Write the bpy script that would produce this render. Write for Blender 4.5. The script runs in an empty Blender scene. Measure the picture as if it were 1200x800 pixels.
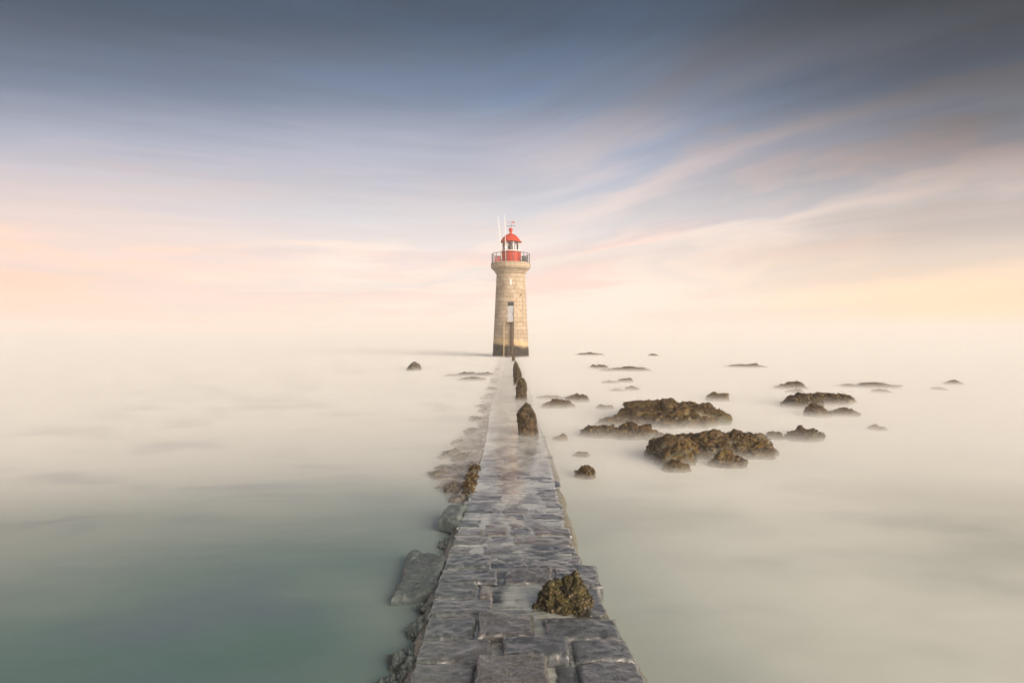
import bpy, bmesh, math, random
from mathutils import Vector, Matrix, noise
R = math.radians
C = bpy.context.scene.collection
sc = bpy.context.scene
rnd = random.Random(7)

# ------------------------------------------------------------------ camera
H = 3.0
F = 1200 * 20 / 36
PITCH = math.atan(12 / F)
cam_d = bpy.data.cameras.new('camera'); cam_d.lens = 20; cam_d.sensor_width = 36
cam_d.clip_end = 6000; cam_d.clip_start = 0.05
cam = bpy.data.objects.new('camera', cam_d); C.objects.link(cam)
cam.location = (0, 0, H); cam.rotation_euler = (R(90) - PITCH, 0, 0)
sc.camera = cam

def at(px, py, z=0.0):
    """photo pixel (1200x800) -> point on the horizontal plane z"""
    a, b = (px - 600) / F, (400 - py) / F
    d = Vector((a, math.cos(PITCH) + b * math.sin(PITCH), -math.sin(PITCH) + b * math.cos(PITCH)))
    t = (z - H) / d.z
    return Vector((d.x * t, d.y * t, z))

# ------------------------------------------------------------------ helpers
def lin(r, g, b):
    f = lambda c: (c / 255 / 12.92) if c / 255 <= 0.04045 else ((c / 255 + 0.055) / 1.055) ** 2.4
    return (f(r), f(g), f(b), 1)

def link(name, me, mat=None, parent=None, smooth=True):
    o = bpy.data.objects.new(name, me); C.objects.link(o)
    if mat: me.materials.append(mat)
    if parent: o.parent = parent
    if smooth:
        for p in me.polygons: p.use_smooth = True
    return o

def obj(name, bm, mat=None, parent=None, smooth=False, up=False):
    me = bpy.data.meshes.new(name)
    if up:
        bm.normal_update()
        for f in bm.faces:
            if f.normal.z < 0: f.normal_flip()
    else: bmesh.ops.recalc_face_normals(bm, faces=bm.faces)
    bm.to_mesh(me); bm.free()
    return link(name, me, mat, parent, smooth)

def tag(o, label=None, cat=None, group=None, kind=None):
    if label: o['label'] = label
    if cat: o['category'] = cat
    if group: o['group'] = group
    if kind: o['kind'] = kind
    return o

def empty(name, loc=(0, 0, 0)):
    o = bpy.data.objects.new(name, None); C.objects.link(o); o.location = loc
    o.empty_display_size = 0.3
    return o

def fbm(p, o=4):
    return noise.fractal(p, 1.0, 2.0, o, noise_basis='PERLIN_ORIGINAL')

def add_tube(bm, pts, r, n=8, r2=None):
    pts = [Vector(p) for p in pts]; rings = []
    up = Vector((0.31, 0.17, 0.93)).normalized()
    for i, p in enumerate(pts):
        t = (pts[min(i + 1, len(pts) - 1)] - pts[max(i - 1, 0)]).normalized()
        s = t.cross(up)
        if s.length < 0.15: s = t.cross(Vector((1, 0, 0)))
        s.normalize(); u = s.cross(t)
        rr = r if r2 is None else r + (r2 - r) * i / (len(pts) - 1)
        rings.append([bm.verts.new(p + (s * math.cos(k * 2 * math.pi / n) + u * math.sin(k * 2 * math.pi / n)) * rr) for k in range(n)])
    for a, b in zip(rings, rings[1:]):
        for k in range(n): bm.faces.new((a[k], a[(k + 1) % n], b[(k + 1) % n], b[k]))
    bm.faces.new(rings[0]); bm.faces.new(rings[-1])

def add_box(bm, c, s, rot=None):
    m = Matrix.Translation(c) @ (rot.to_4x4() if rot else Matrix()) @ Matrix.Diagonal((*s, 1))
    return bmesh.ops.create_cube(bm, size=1, matrix=m)['verts']

def add_lathe(bm, prof, n=96, uv=None, cap=True, rmean=None):
    """prof: (r, z) from bottom to top; optional uv layer in metres"""
    rings = [[bm.verts.new((r * math.cos(k * 2 * math.pi / n), r * math.sin(k * 2 * math.pi / n), z)) for k in range(n)] for r, z in prof]
    for i, (a, b) in enumerate(zip(rings, rings[1:])):
        for k in range(n):
            f = bm.faces.new((a[k], a[(k + 1) % n], b[(k + 1) % n], b[k]))
            if uv:
                rm = rmean or 1.8
                u0, u1 = k / n * 2 * math.pi * rm, (k + 1) / n * 2 * math.pi * rm
                z0, z1 = prof[i][1], prof[i + 1][1]
                for l, q in zip(f.loops, ((u0, z0), (u1, z0), (u1, z1), (u0, z1))): l[uv].uv = q
    if cap:
        bm.faces.new(rings[0]); bm.faces.new(rings[-1])

# ------------------------------------------------------------------ materials
class NT:
    def __init__(self, name, world=None):
        if world: self.t = world.node_tree
        else:
            self.m = bpy.data.materials.new(name); self.m.use_nodes = True; self.t = self.m.node_tree
        self.t.nodes.clear()
    def n(self, typ, ins=None, **kw):
        x = self.t.nodes.new(typ)
        for k, v in kw.items(): setattr(x, k, v)
        for k, v in (ins or {}).items():
            s = x.inputs[k]
            if isinstance(v, bpy.types.NodeSocket): self.t.links.new(v, s)
            else: s.default_value = v
        return x
    def math(self, op, a, b=0.0, c=0.0, clamp=False):
        x = self.n('ShaderNodeMath', {0: a, 1: b, 2: c}, operation=op); x.use_clamp = clamp
        return x.outputs[0]
    def ramp(self, fac, stops, interp='LINEAR'):
        x = self.n('ShaderNodeValToRGB', {'Fac': fac}); e = x.color_ramp.elements; x.color_ramp.interpolation = interp
        while len(e) < len(stops): e.new(0.5)
        for el, (p, c) in zip(e, stops):
            el.position = p; el.color = c if len(c) == 4 else (*c, 1)
        return x.outputs['Color']
    def mix(self, fac, a, b, blend='MIX'):
        x = self.n('ShaderNodeMix', {0: fac, 6: a, 7: b}, data_type='RGBA', blend_type=blend)
        return x.outputs[2]
    def noise(self, vec, scale, detail=4, rough=0.55, dist=0.0):
        return self.n('ShaderNodeTexNoise', {'Vector': vec, 'Scale': scale, 'Detail': detail, 'Roughness': rough, 'Distortion': dist}).outputs['Fac']
    def smooth(self, v, a, b, lo=0.0, hi=1.0):
        return self.n('ShaderNodeMapRange', {'Value': v, 'From Min': a, 'From Max': b, 'To Min': lo, 'To Max': hi}, interpolation_type='SMOOTHSTEP').outputs[0]
    def coord(self, which='Object'):
        return self.n('ShaderNodeTexCoord').outputs[which]
    def pos(self):
        return self.n('ShaderNodeNewGeometry').outputs['Position']
    def mapping(self, v, scale=(1, 1, 1), loc=(0, 0, 0), rot=(0, 0, 0)):
        return self.n('ShaderNodeMapping', {'Vector': v, 'Scale': scale, 'Location': loc, 'Rotation': rot}).outputs[0]
    def sep(self, v):
        return self.n('ShaderNodeSeparateXYZ', {0: v}).outputs
    def comb(self, x, y, z=0.0):
        return self.n('ShaderNodeCombineXYZ', {0: x, 1: y, 2: z}).outputs[0]
    def bump(self, h, strength, dist, normal=None):
        i = {'Height': h, 'Strength': strength, 'Distance': dist}
        if normal: i['Normal'] = normal
        return self.n('ShaderNodeBump', i).outputs[0]
    def surf(self, s):
        o = self.n('ShaderNodeOutputMaterial'); self.t.links.new(s, o.inputs['Surface']); return self.m
    def principled(self, **kw):
        ins = {k.replace('_', ' '): v for k, v in kw.items()}
        return self.surf(self.n('ShaderNodeBsdfPrincipled', ins).outputs[0])
g1 = lambda v: (v, v, v, 1)

def paint(name, col, rough=0.45, dirt=0.25):
    t = NT(name); p = t.coord()
    n = t.noise(p, 3.0, 6, 0.6)
    c = t.mix(t.smooth(n, 0.4, 0.75, 0, dirt), col, (col[0] * 0.45, col[1] * 0.45 + 0.02, col[2] * 0.45 + 0.02, 1))
    return t.principled(Base_Color=c, Roughness=t.smooth(n, 0.3, 0.8, rough, rough + 0.25), Normal=t.bump(t.noise(p, 25, 3), 0.15, 0.01))

def masonry(name, course=0.53, length=0.98, tide=True):
    t = NT(name); uv = t.coord('UV'); p = t.coord('Object')
    wob = t.n('ShaderNodeTexNoise', {'Vector': p, 'Scale': 1.5, 'Detail': 3})
    uvw = t.n('ShaderNodeVectorMath', {0: uv, 1: t.n('ShaderNodeVectorMath', {0: wob.outputs['Color'], 3: 0.03}, operation='SCALE').outputs[0]}, operation='ADD').outputs[0]
    b = t.n('ShaderNodeTexBrick', {'Vector': uvw, 'Color1': lin(188, 172, 150), 'Color2': lin(168, 152, 130), 'Mortar': lin(88, 70, 54),
            'Scale': 1.0, 'Mortar Size': 0.016, 'Mortar Smooth': 0.4, 'Bias': 0.1, 'Brick Width': length, 'Row Height': course})
    b.offset = 0.5
    col = b.outputs['Color']
    n1 = t.noise(p, 0.8, 6, 0.65)
    col = t.mix(t.smooth(n1, 0.42, 0.72, 0, 0.35), col, lin(140, 116, 88))
    streak = t.noise(t.mapping(p, (2.2, 2.2, 0.18)), 1.6, 5, 0.6)
    col = t.mix(t.smooth(streak, 0.5, 0.72, 0, 0.6), col, lin(112, 98, 80))
    pale = t.noise(t.mapping(p, (1, 1, 1.6)), 0.9, 4, 0.6)
    col = t.mix(t.smooth(pale, 0.55, 0.7, 0, 0.5), col, lin(206, 190, 164))
    rust = t.noise(p, 3.1, 6, 0.7)
    col = t.mix(t.smooth(rust, 0.62, 0.74, 0, 0.55), col, lin(134, 86, 48))
    if tide:
        x, y, z = t.sep(p)[0:3]
        edge = t.math('ADD', t.math('MULTIPLY', t.noise(t.mapping(p, (1, 1, 0.3)), 1.3, 5, 0.6), 0.7), t.math('MULTIPLY', x, -0.12))
        lime = t.math('SUBTRACT', z, t.math('ADD', edge, 1.75))
        col = t.mix(t.smooth(lime, 0.1, -0.1, 0, 0.5), col, lin(206, 178, 130))
        # dark run-off below the door, behind the ladder
        drip = t.math('MULTIPLY', t.smooth(t.math('ABSOLUTE', t.math('ADD', x, t.math('ADD', -0.12, t.math('MULTIPLY', t.math('SUBTRACT', n1, 0.5), 0.2)))), 0.30, 0.18), t.smooth(z, 4.15, 3.9))
        drip = t.math('MULTIPLY', drip, t.smooth(y, 0.0, -0.2))
        col = t.mix(t.math('MULTIPLY', drip, 0.92), col, lin(58, 42, 28))
        tz = t.math('SUBTRACT', z, t.math('ADD', edge, 1.0))
        alg = t.mix(t.smooth(t.noise(p, 2.4, 6, 0.7), 0.35, 0.65), lin(24, 22, 18), lin(70, 58, 40))
        col = t.mix(t.smooth(tz, 0.3, -0.15), col, alg)
    h = t.math('ADD', t.math('MULTIPLY', b.outputs['Fac'], -1.0), t.math('MULTIPLY', t.noise(p, 9, 6, 0.65), 0.6))
    return t.principled(Base_Color=col, Roughness=0.85, Normal=t.bump(h, 0.6, 0.03))

def rock_mat(name, kind='weed'):
    t = NT(name); p = t.coord('Object')
    info = t.n('ShaderNodeObjectInfo').outputs['Random']
    p = t.n('ShaderNodeVectorMath', {0: p, 1: t.comb(t.math('MULTIPLY', info, 31.0), t.math('MULTIPLY', info, 17.0))}, operation='ADD').outputs[0]
    n1, n2, n3 = t.noise(p, 1.6, 6, 0.65), t.noise(p, 6.5, 6, 0.7), t.noise(p, 24, 5, 0.7)
    nz = t.sep(t.n('ShaderNodeNewGeometry').outputs['Normal'])[2]
    if kind == 'weed':
        weed = t.mix(t.smooth(n2, 0.35, 0.68), lin(36, 28, 17), lin(118, 90, 46))
        weed = t.mix(t.smooth(n3, 0.5, 0.72, 0, 0.6), weed, lin(136, 116, 56))
        stone = t.mix(t.smooth(n2, 0.38, 0.62), lin(70, 66, 58), lin(150, 144, 124))
        stone = t.mix(t.smooth(n1, 0.45, 0.6, 0, 0.7), stone, lin(92, 104, 78))
        k = t.smooth(t.math('ADD', t.math('MULTIPLY', nz, 0.28), n1), 0.46, 0.62)
        gold = t.smooth(t.noise(p, 2.6, 4, 0.6), 0.52, 0.66, 0, 0.75)
        weed = t.mix(gold, weed, t.mix(n3, lin(70, 62, 26), lin(158, 134, 66)))
        col = t.mix(k, stone, weed); rough = t.smooth(n2, 0.3, 0.7, 0.4, 0.8)
        nor = t.bump(t.math('ADD', n2, t.math('MULTIPLY', n3, 0.6)), 1.0, 0.09)
    elif kind == 'moss':
        weed = t.mix(t.smooth(n2, 0.35, 0.66), lin(30, 28, 14), lin(88, 82, 40))
        stone = t.mix(t.smooth(n3, 0.4, 0.65), lin(62, 50, 36), lin(166, 148, 116))
        k = t.smooth(t.math('ADD', t.math('MULTIPLY', nz, 0.22), n1), 0.42, 0.62)
        col = t.mix(k, stone, weed); rough = 0.75
        nor = t.bump(t.math('ADD', n2, n3), 1.0, 0.04)
    elif kind == 'post':
        z = t.sep(t.coord('Object'))[2]
        stone = t.mix(t.smooth(n2, 0.35, 0.65), lin(46, 37, 25), lin(112, 90, 58))
        crack = t.n('ShaderNodeTexVoronoi', {'Vector': p, 'Scale': 5.0}, feature='DISTANCE_TO_EDGE').outputs[0]
        stone = t.mix(t.smooth(crack, 0.08, 0.0, 0, 0.8), stone, lin(34, 26, 18))
        moss = t.mix(t.smooth(n3, 0.4, 0.65), lin(46, 48, 18), lin(100, 96, 36))
        k = t.smooth(t.math('ADD', t.math('MULTIPLY', z, 0.42), n1), 0.78, 1.0)
        col = t.mix(k, stone, moss); rough = 0.7
        nor = t.bump(t.math('ADD', t.math('ADD', n2, t.math('MULTIPLY', n3, 0.6)), t.math('MULTIPLY', crack, 1.2)), 1.0, 0.06)
    else:  # wet boulder / footing stone
        stone = t.mix(t.smooth(n2, 0.35, 0.68), lin(66, 60, 54), lin(124, 116, 104))
        moss = t.mix(t.smooth(n3, 0.4, 0.62), lin(48, 52, 42), lin(120, 118, 92))
        col = t.mix(t.smooth(n1, 0.5, 0.62, 0, 0.8), stone, moss)
        rough = t.smooth(n2, 0.35, 0.65, 0.22, 0.6)
        nor = t.bump(t.math('ADD', n2, t.math('MULTIPLY', n3, 0.5)), 0.8, 0.04)
    return t.principled(Base_Color=col, Roughness=rough, Normal=nor)

def frond_mat(name, a, b, c):
    t = NT(name)
    r = t.n('ShaderNodeNewGeometry').outputs['Random Per Island']
    col = t.ramp(r, [(0, a), (0.55, b), (0.93, c), (1.0, lin(110, 104, 60))])
    return t.principled(Base_Color=col, Roughness=0.5)

def paving_mat(coat=1.0, name='wet paving stone'):
    t = NT(name); p = t.pos()
    r = t.n('ShaderNodeNewGeometry').outputs['Random Per Island']
    sx, sy, sz = t.sep(p)[0:3]
    n1, n2, n3 = t.noise(p, 1.7, 5, 0.6), t.noise(t.mapping(p, (1, 1.6, 1)), 10, 7, 0.68), t.noise(p, 46, 5, 0.7)
    col = t.mix(t.smooth(n2, 0.3, 0.7), lin(48, 52, 55), lin(116, 122, 125))
    col = t.mix(t.smooth(r, 0.45, 1.0, 0, 0.6), col, lin(104, 99, 92)); col = t.mix(t.smooth(r, 0.4, 0.0, 0, 0.6), col, lin(58, 66, 70))
    grit = t.n('ShaderNodeTexVoronoi', {'Vector': p, 'Scale': 42.0}).outputs['Distance']
    spots = t.math('MULTIPLY', t.smooth(grit, 0.30, 0.12), t.smooth(t.noise(p, 2.6, 4), 0.5, 0.66))
    col = t.mix(t.math('MULTIPLY', spots, 0.7), col, lin(176, 172, 158))
    pits = t.smooth(t.noise(t.mapping(p, (1, 2.2, 1)), 22, 5, 0.7), 0.60, 0.72)
    col = t.mix(t.math('MULTIPLY', pits, 0.75), col, lin(34, 32, 30))
    # green film of algae grows down the left flank of the causeway
    left = t.smooth(t.math('ADD', sx, t.math('MULTIPLY', n1, 0.9)), 0.3, -0.6, 0, 0.45)
    col = t.mix(left, col, lin(100, 118, 114))
    col = t.mix(t.smooth(n1, 0.58, 0.75, 0, 0.5), col, lin(112, 108, 102))
    rough = t.math('ADD', t.smooth(n1, 0.35, 0.65, 0.22, 0.4), t.math('MULTIPLY', n3, 0.2))
    nor = t.bump(t.math('ADD', n2, t.math('MULTIPLY', n3, 0.5)), 1.0, 0.04)
    # the skin of sea water on the stone is smoother than the stone
    cn = t.bump(t.math('ADD', t.math('MULTIPLY', n2, 0.6), t.math('MULTIPLY', t.noise(p, 5, 3), 0.8)), 0.6, 0.02)
    return t.principled(Base_Color=col, Roughness=rough, Normal=nor, Coat_Weight=coat, Coat_Roughness=0.09, Coat_IOR=1.75, Coat_Normal=cn)

def ledge_mat():
    t = NT('weedy ledge stone'); p = t.pos()
    n1, n2, n3 = t.noise(p, 1.3, 5, 0.6), t.noise(p, 7, 6, 0.68), t.noise(p, 30, 4, 0.7)
    col = t.mix(t.smooth(n2, 0.35, 0.65), lin(78, 74, 68), lin(142, 136, 128))
    col = t.mix(t.smooth(n1, 0.46, 0.58, 0, 0.85), col, t.mix(n3, lin(52, 42, 30), lin(86, 68, 46)))
    return t.principled(Base_Color=col, Roughness=t.smooth(n2, 0.3, 0.7, 0.14, 0.4), Normal=t.bump(t.math('ADD', n2, t.math('MULTIPLY', n3, 0.4)), 1.0, 0.05), Coat_Weight=0.6, Coat_Roughness=0.12, Coat_IOR=1.33)

def mortar_mat():
    t = NT('silted joint'); p = t.pos()
    n1, n2 = t.noise(p, 2.2, 5), t.noise(p, 16, 6, 0.65)
    col = t.mix(t.smooth(n2, 0.35, 0.65), lin(84, 84, 76), lin(142, 136, 118))
    col = t.mix(t.smooth(n1, 0.45, 0.65, 0, 0.7), col, lin(84, 98, 84))
    return t.principled(Base_Color=col, Roughness=0.35, Normal=t.bump(n2, 0.6, 0.03))

def sea_mat():
    t = NT('milky sea'); p = t.pos()
    x, y, z = t.sep(p)[0:3]
    big = t.noise(t.mapping(p, (0.16, 0.30, 1)), 1.0, 4, 0.5)
    fine = t.noise(t.mapping(p, (0.3, 0.62, 1), rot=(0, 0, 0.2)), 1.0, 4, 0.5, 0.4)
    # silt on the right of the causeway, deeper green water on the left
    side = t.smooth(t.math('ADD', x, t.math('MULTIPLY', big, 3.0)), -1.0, 5.5)
    col = t.mix(side, lin(62, 102, 100), lin(206, 211, 202))
    col = t.mix(t.smooth(big, 0.40, 0.62, 0, 0.5), col, lin(124, 138, 130))
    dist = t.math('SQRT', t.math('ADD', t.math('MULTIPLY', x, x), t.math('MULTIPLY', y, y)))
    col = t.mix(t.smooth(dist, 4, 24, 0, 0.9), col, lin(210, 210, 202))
    patch = t.math('MULTIPLY', t.smooth(fine, 0.50, 0.68), t.smooth(x, 0.0, -3.0, 0.2, 1))
    col = t.mix(t.math('MULTIPLY', patch, 0.75), col, lin(84, 104, 116))
    nor = t.bump(t.math('ADD', big, t.math('MULTIPLY', fine, 0.5)), 0.12, 0.5)
    return t.principled(Base_Color=col, Roughness=0.32, IOR=1.33, Normal=nor)

def film_mat():
    t = NT('thin running water'); p = t.pos()
    w1 = t.noise(t.mapping(p, (1.6, 3.4, 1)), 3.0, 5, 0.62, 0.3)
    w2 = t.noise(t.mapping(p, (1.0, 1.6, 1)), 1.2, 3)
    nor = t.bump(t.math('ADD', t.math('MULTIPLY', w1, 0.4), t.math('MULTIPLY', w2, 0.6)), 0.22, 0.05)
    fr = t.n('ShaderNodeFresnel', {'IOR': 1.75, 'Normal': nor}).outputs[0]
    gl = t.n('ShaderNodeBsdfGlossy', {'Color': g1(1), 'Roughness': 0.12, 'Normal': nor}).outputs[0]
    tr = t.n('ShaderNodeBsdfTransparent', {'Color': lin(236, 240, 236)}).outputs[0]
    # churned white water: thickest where the causeway is drowned
    y = t.sep(p)[1]; x = t.sep(p)[0]
    f = t.noise(t.mapping(p, (1.3, 0.8, 1)), 1.6, 5, 0.6, 0.4); f2 = t.noise(t.mapping(p, (1.2, 4.5, 1)), 3.0, 5, 0.65)
    foam = t.math('MULTIPLY', t.smooth(t.math('ADD', t.math('MULTIPLY', f, 0.6), t.math('MULTIPLY', f2, 0.4)), 0.36, 0.62), t.smooth(y, 5.6, 9.5, 0.6, 0.62))
    df = t.n('ShaderNodeBsdfDiffuse', {'Color': lin(214, 220, 212), 'Normal': nor}).outputs[0]
    body = t.n('ShaderNodeMixShader', {0: foam, 1: tr, 2: df}).outputs[0]
    return t.surf(t.n('ShaderNodeMixShader', {0: fr, 1: body, 2: gl}).outputs[0])

def glass_mat():
    t = NT('lantern glass')
    fr = t.n('ShaderNodeFresnel', {'IOR': 1.5}).outputs[0]
    return t.surf(t.n('ShaderNodeMixShader', {0: fr, 1: t.n('ShaderNodeBsdfTransparent', {'Color': g1(0.96)}).outputs[0],
                  2: t.n('ShaderNodeBsdfGlossy', {'Color': g1(1), 'Roughness': 0.02}).outputs[0]}).outputs[0])

M = dict(
    tower=masonry('pale ashlar', 0.45, 0.82), gallery=masonry('gallery stone', 0.62, 1.15, False),
    red=paint('red enamel', (0.50, 0.045, 0.012, 1), 0.45, 0.45), white=paint('white paint', (0.78, 0.77, 0.74, 1), 0.4, 0.15),
    dark=paint('dark grey metal', (0.06, 0.075, 0.075, 1), 0.5, 0.4), rust=paint('rusty steel', (0.17, 0.12, 0.08, 1), 0.75, 0.5),
    pole=paint('weathered yellow pipe', (0.46, 0.34, 0.2, 1), 0.6, 0.4), grey=paint('grey box', (0.12, 0.11, 0.10, 1), 0.6, 0.3),
    door=paint('pale grey door', (0.44, 0.45, 0.48, 1), 0.5, 0.45), glass=glass_mat(),
    weed=rock_mat('weedy rock', 'weed'), moss=rock_mat('mossy rock', 'moss'), post=rock_mat('post stone', 'post'), wet=rock_mat('wet boulder', 'wet'),
    fronds=frond_mat('brown seaweed', lin(38, 28, 16), lin(80, 62, 32), lin(128, 106, 54)),
    fronds_green=frond_mat('green seaweed', lin(30, 25, 14), lin(66, 60, 30), lin(104, 88, 56)),
    paving=paving_mat(), rubble=paving_mat(0.15, 'damp rubble'), ledge=ledge_mat(), mortar=mortar_mat(), sea=sea_mat(), film=film_mat())

# ------------------------------------------------------------------ sea, haze, mist
bm = bmesh.new(); bmesh.ops.create_grid(bm, x_segments=4, y_segments=4, size=1400)
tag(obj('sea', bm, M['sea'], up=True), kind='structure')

def vol(name, col, dens, lo, hi):
    t = NT(name)
    v = t.n('ShaderNodeVolumePrincipled', {'Color': col, 'Density': dens, 'Anisotropy': 0.0})
    o = t.n('ShaderNodeOutputMaterial'); t.t.links.new(v.outputs[0], o.inputs['Volume'])
    b = bmesh.new(); add_box(b, [(p + q) / 2 for p, q in zip(lo, hi)], [q - p for p, q in zip(lo, hi)])
    return tag(obj(name, b, t.m), kind='stuff')
HAZE = 0.0016
vol('haze', (1.0, 0.975, 0.96, 1), HAZE, (-1500, -1500, -2), (1500, 1500, 17))
MIST = 1.0
def mist_layer(top, dens, e):
    """one layer of the drifting spray: a sheet of air open along the causeway"""
    t = NT('sea mist')
    v = t.n('ShaderNodeVolumePrincipled', {'Color': (0.985, 0.988, 0.976, 1), 'Density': dens, 'Anisotropy': 0.0})
    o = t.n('ShaderNodeOutputMaterial'); t.t.links.new(v.outputs[0], o.inputs['Volume'])
    g = 0.02 * e; L, Rr = -0.62 - g, 0.60 + g
    y0 = 2.6 + 0.9 * e
    rows = [(y0, L, Rr), (y0 + 8, L, Rr), (61.2 + g, L, Rr), (1350 - e, L, Rr)]
    b = bmesh.new(); G = []
    for y, l, r_ in rows: G.append([[b.verts.new((x, y + (0.004 * x if y < 20 else 0), z)) for z in (-0.9 + e * 0.01, top if y > y0 else (0.02 if e == 0 else -0.2))] for x in (-900 + e, l, r_, 900 - e)])
    cells = {(0, 0), (0, 2), (1, 0), (1, 2), (2, 0), (2, 1), (2, 2)} | ({(1, 1)} if e in (2, 3) else set())
    for j, i in cells:
        c = [G[j][i], G[j][i + 1], G[j + 1][i + 1], G[j + 1][i]]
        for k in (0, 1): b.faces.new([v[k] for v in c])
        for k, nb in enumerate(((j - 1, i), (j, i + 1), (j + 1, i), (j, i - 1))):
            if nb not in cells: u, v = c[k], c[(k + 1) % 4]; b.faces.new((u[0], v[0], v[1], u[1]))
    return tag(obj('sea_mist', b, t.m), kind='stuff')
for top, d, e in ((0.04, 0.7, 0), (0.09, 0.5, 1), (0.16, 0.34, 2), (0.24, 0.22, 3), (0.34, 0.11, 4)): mist_layer(top, d * MIST, e)

# ------------------------------------------------------------------ causeway
def top_z(y):
    """height of the causeway's paving along its length"""
    pts = ((0, 0.19), (7.5, 0.18), (9.5, 0.14), (12, 0.10), (17, 0.07), (25, 0.05), (70, 0.04))
    for (a, za), (b, zb) in zip(pts, pts[1:]):
        if y <= b: return za + (zb - za) * (y - a) / (b - a)
    return 0.04
def edge_l(y): return -0.79 - 0.05 * math.sin(y * 0.35) - 0.002 * max(y - 20, 0)
def edge_r(y): return 0.88 + 0.23 * max(0, (7.0 - y) / 2.5) * 0.9 + 0.04 * math.sin(y * 0.5 + 1)

def add_stone(bm, q, z, res, seed, tilt=(0, 0), depth=0.16, rough=1.0, r=0.05):
    """one worn block: q = four corners (x, y) counter-clockwise from near-left, z = top"""
    q = [Vector(p) for p in q]
    w = ((q[1] - q[0]).length + (q[2] - q[3]).length) / 2; d = ((q[3] - q[0]).length + (q[2] - q[1]).length) / 2
    nx, ny = max(4, int(w / res)), max(3, int(d / res))
    off = Vector((seed * 13.7, seed * 5.1, seed * 2.3)); V = []
    for j in range(ny + 1):
        row = []
        for i in range(nx + 1):
            # crowd the lines towards the edges so the arris is round
            a = 0.5 - 0.5 * math.cos(math.pi * i / nx); b = 0.5 - 0.5 * math.cos(math.pi * j / ny)
            a = 0.5 * a + 0.5 * i / nx; b = 0.5 * b + 0.5 * j / ny
            p = (q[0] * (1 - a) + q[1] * a) * (1 - b) + (q[3] * (1 - a) + q[2] * a) * b
            p3 = Vector((p.x, p.y, 0)) + off
            ed = min(a * w, (1 - a) * w, b * d, (1 - b) * d)
            ed2 = max(0.0, ed + 0.012 * fbm(p3 * 9, 3))
            rr = r * (1 + 0.5 * fbm(p3 * 4, 2))
            fall = 0.0
            if ed2 < rr: fall = rr * (1 - math.sqrt(max(0, 1 - (1 - ed2 / rr) ** 2)))
            h = z + tilt[0] * (a - 0.5) + tilt[1] * (b - 0.5) - fall * 1.1
            h += rough * (0.016 * fbm(p3 * 3.2, 3) + 0.007 * fbm(Vector((p3.x * 9, p3.y * 13, 0)), 4))
            jit = 0.012 * rough
            cxn = Vector((fbm(p3 * 5 + Vector((9, 0, 0)), 3), fbm(p3 * 5 + Vector((0, 9, 0)), 3))) * jit if ed < 0.05 else Vector((0, 0))
            row.append(bm.verts.new((p.x + cxn.x, p.y + cxn.y, h)))
        V.append(row)
    for j in range(ny):
        for i in range(nx): bm.faces.new((V[j][i], V[j][i + 1], V[j + 1][i + 1], V[j + 1][i]))
    loop = V[0] + [V[j][nx] for j in range(1, ny + 1)] + V[ny][-2::-1] + [V[j][0] for j in range(ny - 1, 0, -1)]
    low = [bm.verts.new((v.co.x, v.co.y, z - depth)) for v in loop]
    for k in range(len(loop)):
        k2 = (k + 1) % len(loop)
        bm.faces.new((loop[k], low[k], low[k2], loop[k2]))

cw = empty('stone_causeway', (0, 5, 0))
tag(cw, 'wet causeway of worn stone blocks leading straight to the lighthouse', 'causeway')
def child(o, parent=cw):
    o.parent = parent; o.matrix_parent_inverse = Matrix.Translation(parent.location).inverted(); return o

# core: bedding under the stones with battered sides running into the sea
bm = bmesh.new(); rows = []
ys = [2.5 + 0.25 * k for k in range(242)]
for y in ys:
    zt = top_z(y) - 0.048; l, r_ = edge_l(y), edge_r(y); w = []
    for x, z in ((l - 0.42, -0.7), (l - 0.12, zt - 0.16), (l - 0.03, zt - 0.02), (l * 0.5, zt), (0.05, zt), (r_ * 0.5, zt), (r_ + 0.0, zt), (r_ + 0.05, zt - 0.06), (r_ + 0.34, -0.7)):
        k = Vector((x, y, z))
        w.append(bm.verts.new(k + Vector((0.05 * fbm(k * 1.7, 3), 0, 0.025 * fbm(k * 3.1, 3)))))
    rows.append(w)
for a, b in zip(rows, rows[1:]):
    for i in range(len(a) - 1): bm.faces.new((a[i], a[i + 1], b[i + 1], b[i]))
child(obj('bedding', bm, M['mortar'], None, True))

# hand-placed near stones, read off the photograph: (x0,y0,x1,y1) far-left .. near-right px, rise, separate?
near = [
    (559, 766, 642, 799, 0.085, 1), (590, 742, 666, 766, 0.075, 1), (561, 718, 625, 742, 0.05, 1),
    (640, 723, 729, 746, 0.01, 0), (671, 747, 737, 772, 0.012, 0), (677, 773, 748, 806, 0.01, 0), (650, 772, 676, 806, -0.015, 0),
    (504, 722, 557, 746, 0.0, 0), (499, 747, 577, 773, 0.0, 0), (490, 775, 556, 806, -0.005, 0),
    (511, 700, 578, 720, 0.0, 0), (517, 682, 558, 699, -0.005, 0), (561, 682, 578, 699, 0.0, 0), (523, 665, 584, 681, 0.0, 0),
    (592, 665, 649, 680, 0.01, 1), (652, 660, 702, 686, 0.0, 0), (684, 688, 707, 721, -0.03, 0),
    (560, 800, 640, 840, 0.02, 0), (645, 808, 765, 850, 0.0, 0), (480, 808, 556, 850, 0.0, 0)]
pav = bmesh.new(); sd = 1
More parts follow.
